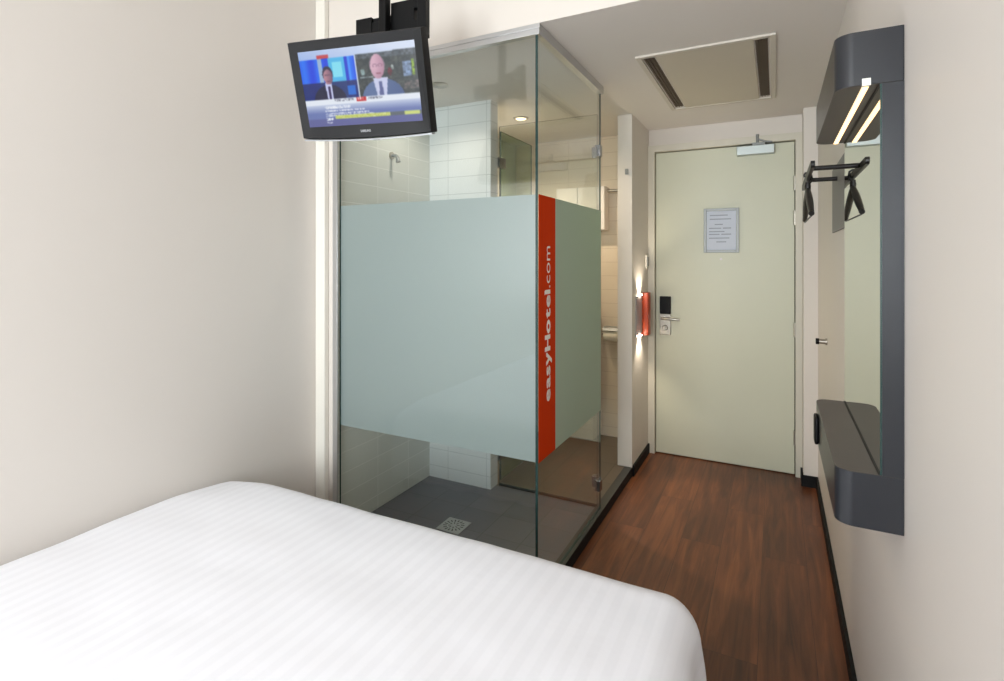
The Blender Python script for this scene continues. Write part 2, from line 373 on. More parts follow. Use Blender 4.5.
# ------------------------------------------------------------------ ceiling access panel / vent
vt = thing('ceiling_vent', 'rectangular cream vent panel with two dark slots in the corridor ceiling', 'vent', (-.27, 2.82, ZC))
bm = bmesh.new(); x0, x1, y0, y1 = -.553, 0., 2.35, 3.285; w = .022; zt = ZC-.0004; zb = ZC-.010
for lo, hi in (((x0, y0, zb), (x0+w, y1, zt)), ((x1-w, y0, zb), (x1, y1, zt)), ((x0+w, y0, zb), (x1-w, y0+w, zt)), ((x0+w, y1-w, zb), (x1-w, y1, zt))): bm_box(bm, lo, hi)
obj('frame', bm, M['ventf'], vt, bevel=.002)
box('cover_panel', (-.472, y0+w+.002, ZC-.008), (-.082, y1-w-.002, zt), M['ventp'], vt, bevel=.002)
for (a, b_) in ((-.525, -.479), (-.076, -.03)):
    bm = bmesh.new(); bm_box(bm, (a, y0+.05, ZC-.002), (b_, y1-.05, zt))
    for k in range(3):
        xx = a+.008+k*.014; bm_box(bm, (xx, y0+.05, ZC-.007), (xx+.0025, y1-.05, ZC-.002))
    obj('slot', bm, M['slot'], vt)

# ------------------------------------------------------------------ shower screen
sc = thing('shower_screen', 'frameless corner shower screen with frosted middle band on dark kerb', 'shower screen', (XG, YG, ZF))
def pane(name, lo, hi, thin, parent):
    o = box(name, lo, hi, [M['glass'], M['gedge']], parent)
    for p in o.data.polygons:
        if abs(p.normal[thin]) < .5: p.material_index = 1
    return o
gt = 2.203
fp = pane('front_pane', (-1.815, YG-.005, ZF+.0065), (XG-.0055, YG+.005, gt), 1, sc)
spn = pane('side_pane', (XG-.005, YG-.005, ZF+.0065), (XG+.005, 2.672, gt), 0, sc)
FZ0, FZ1 = .566, 1.594
box('frosted_band', (-1.815, YG+.0052, FZ0), (XG-.0058, YG+.0058, FZ1), M['frost'], fp)
box('frosted_band', (XG+.0052, 2.0345, FZ0), (XG+.0058, 2.672, FZ1), M['frost2'], spn)
# aluminium head channel and wall profile
bm = bmesh.new(); bm_box(bm, (XT+.002, YG-.014, 2.200), (XG+.014, YG+.014, ZC-.0005))
bm_box(bm, (XT+.002, YG-.017, 2.222), (XG+.017, YG-.0141, ZC-.0005))
obj('head_channel', bm, M['alu'], sc, bevel=.001)
bm = bmesh.new(); bm_box(bm, (XG-.014, YG+.0142, 2.200), (XG+.014, 2.69, ZC-.0005)); obj('head_channel', bm, M['alu'], sc, bevel=.001)
box('wall_profile', (-1.842, YG-.022, ZF+.007), (-1.813, YG-.0155, 2.2), M['alu'], sc, bevel=.001)
# orange strip with lettering
st = box('orange_strip', (XG+.0052, YG+.0, FZ0-.0), (XG+.0058, 2.034, FZ1), M['orange'], spn)
def lettering(name, body, size, loc, X, Y, m, parent, offset=0, ext=.0003, width=None):
    cu = bpy.data.curves.new(name, 'FONT'); cu.body = body; cu.size = size; cu.offset = offset; cu.extrude = ext; cu.align_x = 'LEFT'
    t = bpy.data.objects.new(name, cu); col.objects.link(t)
    dg = bpy.context.evaluated_depsgraph_get(); dg.update()
    me = bpy.data.meshes.new_from_object(t.evaluated_get(dg)); bpy.data.objects.remove(t)
    X = Vector(X); Y = Vector(Y); Z = X.cross(Y)
    xs = [v.co.x for v in me.vertices]
    sx = 1 if width is None else width/(max(xs)-min(xs)); mn = min(xs)
    for v in me.vertices:
        c = v.co.copy(); c.x = (c.x-mn)*sx; v.co = Vector(loc)+X*c.x+Y*c.y+Z*c.z
    me.materials.clear(); me.materials.append(m)
    o = bpy.data.objects.new(name, me); col.objects.link(o); o.parent = parent
    return o
def add_serifs(o, segs, X, Y, loc):
    bm = bmesh.new(); bm.from_mesh(o.data); X = Vector(X); Y = Vector(Y); Z = X.cross(Y); P0 = Vector(loc)
    for (a, b_, c, d) in segs:
        q = [P0+X*u+Y*v+Z*w_ for w_ in (-.0003, .00035) for (u, v) in ((a, c), (b_, c), (b_, d), (a, d))]
        v = [bm.verts.new(p) for p in q]
        for f in ((3, 2, 1, 0), (4, 5, 6, 7), (0, 1, 5, 4), (1, 2, 6, 5), (2, 3, 7, 6), (3, 0, 4, 7)): bm.faces.new([v[i] for i in f])
    bm.to_mesh(o.data); bm.free()
# "easyHotel.com" reading upwards: bold slab letters, then a lighter ".com"
LX, LY = (0, 0, 1), (0, -1, 0)
tx = XG+.0062; base_y = 1.982
def glyph_mesh(ch, size):
    cu = bpy.data.curves.new('g', 'FONT'); cu.body = ch; cu.size = size; cu.extrude = 0
    t = bpy.data.objects.new('g', cu); col.objects.link(t)
    dg = bpy.context.evaluated_depsgraph_get(); dg.update()
    me = bpy.data.meshes.new_from_object(t.evaluated_get(dg)); bpy.data.objects.remove(t)
    mn = min(v.co.x for v in me.vertices); wd = max(v.co.x for v in me.vertices)-mn
    fs = [[(me.vertices[i].co.x-mn, me.vertices[i].co.y) for i in p.vertices] for p in me.polygons]
    bpy.data.meshes.remove(me); return fs, wd
def word(name, text, size, span, loc, parent, bold, gap, wide):
    # letters laid out one after another; bold words are struck with thickened strokes and slab feet
    gl = [glyph_mesh(c, size) for c in text]
    tot = sum(g[1]*wide for g in gl)+gap*(len(gl)-1); k = span/tot
    bm = bmesh.new(); P0 = Vector(loc); X = Vector(LX); Y = Vector(LY); Z = X.cross(Y)
    lay = [0]
    def poly(pts):
        lay[0] += 1
        vs = [bm.verts.new(P0+X*u+Y*v+Z*(lay[0] % 400)*.0000006) for u, v in pts]
        try: bm.faces.new(vs)
        except ValueError: pass
    x = 0
    for ch, (fs, wd) in zip(text, gl):
        offs = [(0, 0)]+([(bold*math.cos(a), bold*.55*math.sin(a)) for a in [math.radians(45*q) for q in range(8)]] if bold else [])
        for ox, oy in offs:
            for f in fs: poly([((x+u*wide)*k+ox, v+oy) for u, v in f])
        if bold:
            w_ = wd*wide*k; x0 = x*k; th = .0052; cap = size*.70; xh_ = size*.52
            def slab(cx, cy): poly([(cx-.0085, cy-th/2), (cx+.0085, cy-th/2), (cx+.0085, cy+th/2), (cx-.0085, cy+th/2)])
            if ch == 'H':
                for cx in (x0+.004, x0+w_-.004):
                    slab(cx, .001); slab(cx, cap)
            if ch == 'l': slab(x0+w_/2, .001); slab(x0+w_/2-.003, size*.74)
            if ch == 'y': slab(x0+.004, xh_); slab(x0+w_-.004, xh_)
            if ch == 'a': slab(x0+w_-.001, .001)
        x += wd*wide+gap
    me = bpy.data.meshes.new(name); bm.to_mesh(me); bm.free(); me.materials.append(M['white_film'])
    o = bpy.data.objects.new(name, me); col.objects.link(o); o.parent = spn; return o
word('lettering', 'easyHotel', .074, .435, (tx, 1.976, .785), spn, .0042, .010, 1.0)
word('lettering', '.com', .074, .166, (tx, 1.976, .785+.446), spn, 0, .007, 1.0)
# hinges holding the swing door to the side pane
def hinge_pair(z):
    bm = bmesh.new()
    bm_box(bm, (XG-.014, 2.63, z-.028), (XG+.014, 2.668, z+.028))
    bm_tube(bm, [(XG-.004, 2.679, z-.03), (XG-.004, 2.679, z+.03)], .009, 14)
    return bm
for z in (1.90, .185): obj('hinge', hinge_pair(z), M['chrome'], sc, bevel=.002)

# swing doors of clear glass
sd = thing('glass_door', 'clear glass leaf behind the shower, swung across between shower and toilet', 'glass door', (-1.1, 2.69, ZF))
pane('pane', (-1.405, 2.686, ZF+.012), (XG-.02, 2.694, 2.10), 1, sd)
box('seal', (-1.405, 2.684, ZF+.001), (XG-.02, 2.696, ZF+.0118), M['black'], sd)
for z in (1.90, .185): box('hinge', (XG-.045, 2.675, z-.028), (XG-.021, 2.705, z+.028), M['chrome'], sd, bevel=.003)
sd2 = thing('glass_door', 'green tinted glass leaf standing open beyond the tiled stub wall', 'glass door', (-1.42, 2.95, ZF))
m_green = glassmat('green_glass', (.76, .86, .76, 1))
o = box('pane', (-1.426, 2.735, ZF+.012), (-1.418, 3.17, 2.085), [m_green, M['gedge']], sd2)
for p in o.data.polygons:
    if abs(p.normal.x) < .5: p.material_index = 1
for z in (1.90, .215):
    bm = bmesh.new(); bm_box(bm, (-1.438, 2.7005, z-.03), (-1.406, 2.775, z+.03)); obj('hinge', bm, M['chrome'], sd2, bevel=.003)

# drain
dr = thing('floor_drain', 'square steel drain grate set in the slate shower floor', 'drain', (-1.39, 2.18, ZF))
bm = bmesh.new(); bm_box(bm, (-1.452, 2.118, ZF+.0003), (-1.326, 2.242, ZF+.003)); obj('plate', bm, M['steel'], dr, bevel=.001)
bm = bmesh.new(); c0 = Vector((-1.389, 2.18, 0))
for ring, (ra, rb, n, hw) in enumerate(((.034, .052, 16, .0034), (.014, .028, 8, .0030))):
    for k in range(n):
        a = 2*math.pi*(k+.5*ring)/n; d = Vector((math.cos(a), math.sin(a), 0)); e = Vector((-d.y, d.x, 0))
        pts = [c0+d*ra-e*hw*.6, c0+d*rb-e*hw, c0+d*rb+e*hw, c0+d*ra+e*hw*.6]
        bm_prism(bm, [(p.x, p.y) for p in pts], 2, ZF+.0028, ZF+.0033)
obj('slots', bm, M['dark'], dr)

# bathroom fittings
sh = thing('shower_fitting', 'small dark metal spout high on the tiled shower wall', 'shower fitting', (XT, 2.26, 1.86))
tube('wall_flange', [(XT+.0005, 2.262, 1.90), (XT+.007, 2.262, 1.90)], .02, M['nickel'], sh, 20)
bm = bmesh.new(); bm_tube(bm, [(XT+.007, 2.262, 1.90), (XT+.03, 2.262, 1.898), (XT+.042, 2.262, 1.884), (XT+.046, 2.262, 1.862)], [.009, .009, .010, .014], 14)
obj('spout', bm, M['grey'], sh, smooth=True)
cb = thing('wall_cabinet', 'white wall cabinet high on the far bathroom wall', 'cabinet', (-1.27, 3.8, 1.55))
box('body', (-1.45, 3.705, 1.55), (-1.085, 3.7995, 1.865), M['whitep'], cb, bevel=.004)
box('door', (-1.45, 3.688, 1.552), (-1.2885, 3.7045, 1.863), M['whitep'], cb, bevel=.003)
box('door', (-1.2855, 3.688, 1.552), (-1.085, 3.7045, 1.863), M['whitep'], cb, bevel=.003)
tag(tube('pipe', [(-1.0845, 3.76, 1.835), (-1.0, 3.76, 1.835), (-.8805, 3.76, 1.835)], .011, M['nickel']), 'short grey pipe running from white cabinet to the partition', 'pipe')
tr = thing('toilet_roll_holder', 'chrome toilet roll holder on the far bathroom wall', 'toilet roll holder', (-1.04, 3.8, .75))
bm = bmesh.new()
bm_prism(bm, [(3.8, .856), (3.745, .860), (3.70, .853), (3.688, .835), (3.692, .833), (3.703, .847), (3.745, .854), (3.8, .850)][::-1], 0, -1.10, -.99)
obj('cover', bm, M['grey'], tr)
tube('spindle', [(-1.115, 3.745, .80), (-.985, 3.745, .80)], .008, M['chrome'], tr)
bm = bmesh.new(); bm_tube(bm, [(-1.098, 3.745, .80), (-.995, 3.745, .80)], .048, 28); tag(obj('toilet_roll', bm, M['roll'], smooth=True), 'cream toilet roll in the chrome holder', 'toilet roll')
struct(box('wall_cistern_box', (-1.8375, 3.66, ZF+.0005), (-1.16, 3.7995, 1.0), M['tile_far']), 'low boxed wall in the bathroom')

dl = thing('downlight', 'small round warm downlight in the bathroom ceiling', 'downlight', (-1.44, 3.05, ZC))
bm = bmesh.new()
bm_tube(bm, [(-1.44, 3.05, ZC-.0005), (-1.44, 3.05, ZC-.007)], [.05, .044], 28); obj('ring', bm, M['nickel'], dl, smooth=True)
bm = bmesh.new(); bm_tube(bm, [(-1.44, 3.05, ZC-.0072), (-1.44, 3.05, ZC-.009)], [.034, .032], 24); obj('lamp', bm, M['bulb'], dl)

# ------------------------------------------------------------------ partition fittings
wl = thing('wall_light', 'small orange-red wall light glowing up and down beside the door', 'wall light', (-.79, 3.5, .83))
box('back_plate', (-.7895, 3.37, .85), (-.786, 3.545, 1.105), M['silver'], wl, bevel=.001)
bm = bmesh.new(); bm_prism(bm, rrect(-.7675, 3.585, .042, .075, .010), 2, .838, 1.120); obj('cover', bm, M['red'], wl, bevel=.002)
for z0_, z1_ in ((1.1055, 1.112), (.843, .8495)):
    box('lens', (-.7895, 3.43, z0_), (-.778, 3.50, z1_), M['lens'], wl)
sw = thing('light_switch', 'slim white wall switch with dark rocker above the orange wall light', 'switch', (-.79, 3.69, 1.28))
box('plate', (-.7895, 3.655, 1.28), (-.782, 3.725, 1.372), M['trimw'], sw, bevel=.002)
box('rocker', (-.7818, 3.672, 1.295), (-.777, 3.708, 1.357), M['grey'], sw, bevel=.001)
tag(box('wall_sensor', (-.832, 3.268, 1.868), (-.812, 3.2795, 1.902), M['grey'], bevel=.003), 'tiny grey sensor high on the end of cream partition', 'sensor')

# right wall hook / door stop
dsx = thing('door_stop', 'short black door stop with metal ring on right wall', 'door stop', (XR, 3.0, .95))
tube('base', [(XR-.0005, 3.0, .945), (XR-.008, 3.0, .945)], .016, M['nickel'], dsx)
tube('shaft', [(XR-.008, 3.0, .945), (XR-.034, 3.0, .945)], .012, M['nickel'], dsx)
tube('rubber_tip', [(XR-.034, 3.0, .945), (XR-.048, 3.0, .945)], .0145, M['blackp'], dsx)

# ------------------------------------------------------------------ mirror unit
mu = thing('mirror_unit', 'anthracite steel wall unit with mirror, lit canopy and low shelf', 'mirror', (XR, 1.57, .81))
def plan(xf, y0, y1, r, n=8):
    pts = [(XR-.0005, y1), (XR-.0005, y0)]
    for k in range(n+1):
        a = math.radians(270-90*k/n); pts.append((xf+r+r*math.cos(a), y0+r+r*math.sin(a)))
    for k in range(n+1):
        a = math.radians(180-90*k/n); pts.append((xf+r+r*math.cos(a), y1-r+r*math.sin(a)))
    return pts
UY0, UY1, UX = 1.262, 1.87, .107
def shell(name, z0, z1, bevel=.0015):
    bm = bmesh.new(); bm_prism(bm, plan(UX, UY0, UY1, .032), 2, z0, z1)
    bmesh.ops.recalc_face_normals(bm, faces=bm.faces[:])
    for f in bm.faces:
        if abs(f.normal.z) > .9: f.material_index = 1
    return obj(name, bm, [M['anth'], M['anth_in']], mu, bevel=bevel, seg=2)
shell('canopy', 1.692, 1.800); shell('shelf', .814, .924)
box('back_board', (.1845, UY0+.0005, .9242), (XR-.0005, UY1, 1.6918), M['anth'], mu)
mo = box('mirror', (.181, UY0+.001, .9244), (.1844, UY1-.001, 1.6916), [M['mirror'], M['gedge']], mu)
for p in mo.data.polygons:
    if abs(p.normal.x) < .5: p.material_index = 1
for z_ in (.9241, 1.6896): box('mirror_seal', (.1785, UY0+.002, z_), (.1809, UY1-.002, z_+.0013), M['dark'], mu)
lp = box('light_profile', (.1515, UY0+.004, 1.690), (.164, UY1-.01, 1.6919), M['alu'], mu)
box('led_strip', (.1525, UY0+.006, 1.6888), (.1632, UY1-.012, 1.6899), M['led'], mu)
box('end_cap', (.1515, UY0-.0012, 1.6905), (.166, UY0-.0001, 1.705), M['trimw'], mu)
bm = bmesh.new()
bm_prism(bm, rrect(1.76, .862, .062, .080, .016), 0, UX-.010, UX-.0003)
ho = obj('remote_holder', bm, M['blackp'], bevel=.004); tag(ho, 'small black rounded holder fixed to far end of the low shelf', 'holder')

# ------------------------------------------------------------------ coat rack and hanger
cr = thing('coat_rack', 'black metal coat rack with grey plate on the right wall', 'coat rack', (XR, 2.35, 1.457))
box('wall_plate', (.214, 2.06, 1.457), (XR-.0005, 2.67, 1.722), M['plate'], cr, bevel=.001)
for y in (2.14, 2.456): tube('arm', [(.2138, y, 1.662), (.112, y, 1.662)], .0085, M['rack'], cr)
bm = bmesh.new(); bm_prism(bm, rrect(2.34, 1.657, .68, .024, .0115), 0, .101, .113); obj('rail', bm, M['rack'], cr, bevel=.001)
hg = thing('coat_hanger', 'black plastic clothes hanger hanging from the coat rack', 'hanger', (.105, 2.34, 1.5))
HX = .1085
bm = bmesh.new(); bm_tube(bm, [(HX, 2.345, 1.640), (HX, 2.345, 1.625), (HX, 2.345, 1.603)], [.0085, .0105, .0095], 14)
bm_tube(bm, [(.097, 2.345, 1.660), (.0965, 2.345, 1.670), (.101, 2.345, 1.676), (.110, 2.345, 1.677), (.119, 2.345, 1.671), (.1205, 2.345, 1.655), (.117, 2.345, 1.643), (HX, 2.345, 1.634)], [.003, .0035, .004, .004, .004, .005, .006, .007], 12)
obj('hook', bm, M['rack'], hg, smooth=True)
for sg, yl, zl in ((-1, 2.11, 1.503), (1, 2.58, 1.509)):
    pts = []; rr = []
    for k in range(9):
        t = k/8; y = 2.345+(yl-2.345)*t; z = 1.612+(zl-1.612)*t; pts.append((HX, y, z)); rr.append(.009+.003*math.sin(math.pi*min(1, t*1.1)))
    bm = bmesh.new(); bm_tube(bm, pts, rr, 12); obj('arm', bm, M['rack'], hg, smooth=True)
tube('trouser_bar', [(HX, 2.12, 1.496), (HX, 2.57, 1.500)], .0028, M['rack'], hg, 8)

# ------------------------------------------------------------------ television
TM = Matrix.Translation((-1.154, 1.265, 1.886)) @ Euler((0, 0, .161)).to_matrix().to_4x4() @ Matrix.Rotation(.298, 4, 'X') @ Matrix.Rotation(.024, 4, 'Y')
tv = bpy.data.objects.new('television', None); col.objects.link(tv); tv.matrix_world = TM; tv.empty_display_size = .05
tag(tv, 'small tilted flat television showing a news broadcast, hung from the ceiling', 'television')
W2, H2 = .205, .1155
# outer outline with a gently curved lower edge
def outline(xo, zt, zb, sag, n=14, y=0.):
    pts = [(-xo, y, zt), (xo, y, zt)]
    for k in range(n+1):
        t = 1-2*k/n; pts.append((xo*t, y, zb-sag*(1-t*t)))
    return pts
bm = bmesh.new()
n = 14
out_f = outline(.232, .145, -.149, .007, n, -.008)
inn = [(-W2, -.002, H2), (W2, -.002, H2)]+[(W2*(1-2*k/n), -.002, -H2) for k in range(n+1)]
out_b = outline(.237, .149, -.152, .008, n, .012)
bk = outline(.237, .149, -.152, .008, n, .026)
rings = [[bm.verts.new(p) for p in r] for r in (inn, out_f, out_b, bk)]
for r0, r1 in zip(rings, rings[1:]):
    for k in range(len(r0)): 
        a, b_ = k, (k+1) % len(r0)
        f = bm.faces.new((r0[a], r0[b_], r1[b_], r1[a]))
obj('bezel', bm, M['bezel'], tv, bevel=.0008)
# glossy wedge set into the right side of the frame
bm = bmesh.new(); bm_prism(bm, [(W2+.004, H2+.022), (.2335, H2+.028), (.2335, -.140), (.2290, -.140)][::-1], 1, -.0112, -.006)
obj('gloss_trim', bm, M['gloss'], tv)
# silver lip under the frame
bm = bmesh.new(); lip = [(-.232+.464*k/n, -.153-.008*(1-(1-2*k/n)**2)) for k in range(n+1)]
bm_prism(bm, lip+[(x, z-.0045) for x, z in lip[::-1]], 1, -.004, .02); obj('silver_lip', bm, M['silver'], tv)
bm = bmesh.new(); bm_prism(bm, rrect(.035, -.1645, .02, .004, .0015), 1, -.002, .006); obj('receiver', bm, M['blackp'], tv)
# back housing
bm = bmesh.new(); secs = []
for (hx, hz, zc_, y) in ((.232, .146, -.002, .0262), (.225, .138, -.002, .045), (.15, .095, -.01, .068), (.12, .075, -.01, .078)):
    secs.append([bm.verts.new((x, y, z)) for x, z in rrect(0, zc_, 2*hx, 2*hz, .02)])
for r0, r1 in zip(secs, secs[1:]):
    for k in range(len(r0)): bm.faces.new((r0[k], r0[(k+1) % len(r0)], r1[(k+1) % len(r0)], r1[k]))
bm.faces.new(secs[0]); bm.faces.new(secs[-1][::-1]); obj('back_housing', bm, M['blackp'], tv, smooth=True)

# the broadcast on the screen: two men side by side over captions
def mixc(a, b, t): t = max(0, min(1, t)); return tuple(a[i]*(1-t)+b[i]*t for i in range(3))
rnd = random.Random(3)
glyph = [[rnd.random() for _ in range(260)] for _ in range(40)]
def ell(s, t, cx, cy, rx, ry): return ((s-cx)/rx)**2+((t-cy)/ry)**2 < 1
def paint(s, t):
    if t < .635:
        c = mixc((150, 175, 225), (205, 215, 235), s+.3-t*2)      # sky blue header
        if .165 < s < .27 and .065 < t < .115: return (190, 60, 70)
        if s < .487 and t > .115:
            c = mixc((10, 60, 215), (30, 110, 235), .5+.5*math.sin(s*46))
            if .165 < s < .20: c = (150, 175, 205)
            if .26 < s < .40: c = (70, 175, 225)
            if .29 < s < .375 and .17 < t < .36: c = (125, 215, 235)
            if .40 < s < .425: c = (15, 50, 200)
            if .425 < s < .445: c = (60, 140, 240)
            if t > .42: c = mixc(c, (14, 26, 92), .85)
            if .40 < s < .47 and .48 < t < .60: c = (20, 100, 200)
            if t > .455 and ell(s, t, .235, .66, .145, .21): c = (22, 22, 58)
            if .205 < s < .265 and t > .43 and abs(s-.237) < .034-.05*(t-.43): c = (196, 200, 235)
            if abs(s-.238) < .010 and t > .47: c = (40, 30, 80)
            if ell(s, t, .238, .315, .046, .105): c = (44, 40, 66)
            if ell(s, t, .240, .350, .041, .098): c = mixc((176, 128, 140), (112, 78, 104), (s-.215)*16)
            if ell(s, t, .240, .325, .033, .010): c = (112, 80, 100)
            if ell(s, t, .240, .405, .017, .008): c = (110, 66, 86)
            return c
        if s > .502 and t > .095+.012*(1-s):
            c = mixc((52, 62, 66), (82, 86, 84), .5+.5*math.sin(s*37+t*9)*math.cos(t*31))
            if t < .17: c = mixc(c, (120, 130, 150), .5)
            if .515 < s < .63 and .385 < t < .405: c = (160, 175, 180)
            if .53 < s < .565 and .30 < t < .37: c = (140, 165, 165)
            if .885 < s < .955 and .24 < t < .43: c = (140, 165, 205)
            if .958 < s < .978 and .22 < t < .42: c = (160, 200, 50)
            if ell(s, t, .775, .35, .018, .05): c = (150, 40, 60)
            if ell(s, t, .80, .30, .012, .03): c = (190, 200, 195)
            if s > .88 and .48 < t < .58: c = mixc(c, (130, 112, 112), glyph[int(t*60)%40][int(s*60)])
            c = mixc(c, (30, 36, 40), .6*glyph[int(t*44)%40][int(s*52)])
            if t > .44 and ell(s, t, .70, .68, .18, .25): c = mixc((88, 108, 150), (60, 80, 128), (s-.62)*3)
            if t > .42 and abs(s-.69) < .062-.10*(t-.42): c = (196, 200, 228)
            if abs(s-.688) < .012+.05*max(0, t-.48) and t > .46: c = (84, 92, 142)
            if ell(s, t, .675, .26, .066, .13): c = (120, 104, 120)
            if ell(s, t, .675, .275, .058, .155): c = mixc(mixc((206, 166, 184), (150, 104, 128), (s-.655)*8), (120, 80, 104), (t-.3)*2)
            if (ell(s, t, .655, .262, .02, .02) and not ell(s, t, .655, .262, .015, .013)) or (ell(s, t, .70, .262, .02, .02) and not ell(s, t, .70, .262, .015, .013)): c = (134, 98, 124)
            if ell(s, t, .68, .36, .022, .010): c = (146, 92, 112)
            return c
        if t > .115: return (215, 222, 232)
        return c
    if t < .715:
        c = (222, 228, 238)
        if .462 < s < .545 and .627 < t < .69:
            c = (186, 34, 40)
            if .64 < t < .678 and glyph[5][int(s*190)] > .45 and .475 < s < .532: c = (236, 190, 190)
        elif .645 < t < .678 and (.27 < s < .435 or .565 < s < .69) and glyph[int(t*110) % 40][int(s*150)] > .42: c = (110, 112, 130)
        return c
    c = mixc((196, 206, 226), (104, 118, 172), (t-.705)/.12)
    if t > .90: c = mixc(c, (88, 84, 136), .6)
    for (ta, tb, sa, sb) in ((.735, .765, .17, .40), (.785, .805, .17, .52), (.82, .84, .17, .56), (.85, .87, .17, .60), (.885, .925, .17, .23), (.94, .96, .17, .22)):
        if ta < t < tb and sa < s < sb and glyph[int(t*140) % 40][int(s*170)] > .34: c = (228, 232, 240)
    if .862 < t < .905:
        if .255 < s < .735: c = (186, 196, 96) if glyph[int(t*90) % 40][int(s*120)] > .3 else (214, 220, 150)
        elif .86 < s < .985: c = (200, 210, 120)
        elif s > .735: c = (92, 100, 106)
    return c
NX, NZ = 190, 108
me = bpy.data.meshes.new('screen'); vs = []; fs = []
for j in range(NZ+1):
    for i in range(NX+1): vs.append((-W2+2*W2*i/NX, -.0015, H2-2*H2*j/NZ))
for j in range(NZ):
    for i in range(NX):
        a = j*(NX+1)+i; fs.append((a, a+NX+1, a+NX+2, a+1))
me.from_pydata(vs, [], fs); me.update()
raw = [[paint((i+.5)/NX, (j+.5)/NZ) for i in range(NX)] for j in range(NZ)]
def pic(i, j):
    acc = [0, 0, 0]; wt = 0
    for dj in (-1, 0, 1):
        for di in (-1, 0, 1):
            w_ = (2-abs(di))*(2-abs(dj)); q = raw[min(max(j+dj, 0), NZ-1)][min(max(i+di, 0), NX-1)]
            for k in range(3): acc[k] += q[k]*w_
            wt += w_
    return [a/wt for a in acc]
ca = me.color_attributes.new('picture', 'FLOAT_COLOR', 'CORNER'); li = 0; buf = []
for j in range(NZ):
    for i in range(NX):
        c = pic(i, j); q = (s2l(c[0]), s2l(c[1]), s2l(c[2]), 1.)
        buf.extend(q*4)
ca.data.foreach_set('color', buf)
me.materials.append(M['screen'])
scr = bpy.data.objects.new('screen', me); col.objects.link(scr); scr.parent = tv
lettering('logo', 'SAMSUNG', .0105, (-.012, -.0085, -.139), (1, 0, 0), (0, 0, 1), M['silver'], tv, offset=.0002, ext=.0003, width=.036)

# ceiling mount
mt = thing('tv_mount', 'black ceiling pole and slotted bracket carrying the television', 'television mount', (-1.155, 1.43, ZH))
bm = bmesh.new(); bm_prism(bm, rrect(-1.187, 1.425, .030, .030, .004), 2, 2.02, ZH-.012); obj('pole', bm, M['blackp'], mt, bevel=.001)
bm = bmesh.new(); bm_prism(bm, rrect(-1.187, 1.425, .14, .14, .01), 2, ZH-.0118, ZH-.0005); obj('ceiling_plate', bm, M['blackp'], mt)
bracket_M = Matrix.Translation((-1.12, 1.465, 2.165)) @ Matrix.Rotation(.10, 4, 'Z')
def bracket(name, fn, bev=.001):
    bm = bmesh.new(); fn(bm); bmesh.ops.transform(bm, matrix=bracket_M, verts=bm.verts[:]); return obj(name, bm, M['blackp'], mt, bevel=bev)
def arm_(bm):
    bm_box(bm, (-.205, -.012, -.03), (-.14, .012, .028)); bm_box(bm, (-.145, -.008, -.024), (0., .008, .010)); bm_box(bm, (-.2, .0, .006), (.0, .008, .0275))
bracket('bracket_arm', arm_)
def wide_(bm):
    bm_box(bm, (-.06, -.012, -.055), (.032, .012, .062)); bm_box(bm, (.032, -.012, .030), (.046, .012, .075)); bm_box(bm, (.032, -.012, -.065), (.046, .012, -.010)); bm_box(bm, (.046, -.014, -.07), (.078, .014, .085))
bracket('bracket_plate', wide_)
# neck that links the pole to the back of the set
bm = bmesh.new(); bm_box(bm, (-.055, .0785, -.05), (.055, .092, .06)); bm_box(bm, (-.045, .0925, -.02), (-.005, .135, .06))
bmesh.ops.transform(bm, matrix=TM, verts=bm.verts[:]); obj('tilt_head', bm, M['blackp'], mt, bevel=.001)

# ------------------------------------------------------------------ bed
BX0, BX1, BY0, BY1 = XL+.006, -.158, -.72, 1.392
bed = thing('bed', 'double bed standing in the corner against the left wall', 'bed', ((BX0+BX1)/2, (BY0+BY1)/2, 0))
box('bed_base', (BX0+.05, BY0+.05, .06), (BX1-.05, BY1-.05, .24), M['base'], bed, bevel=.02)
box('mattress', (BX0+.045, BY0+.045, .241), (BX1-.045, BY1-.045, .44), M['mattress'], bed, bevel=.05)
for x in (BX0+.12, BX1-.12):
    for y in (BY0+.12, BY1-.12): tube('leg', [(x, y, .0), (x, y, .0599)], .025, M['blackp'], bed)
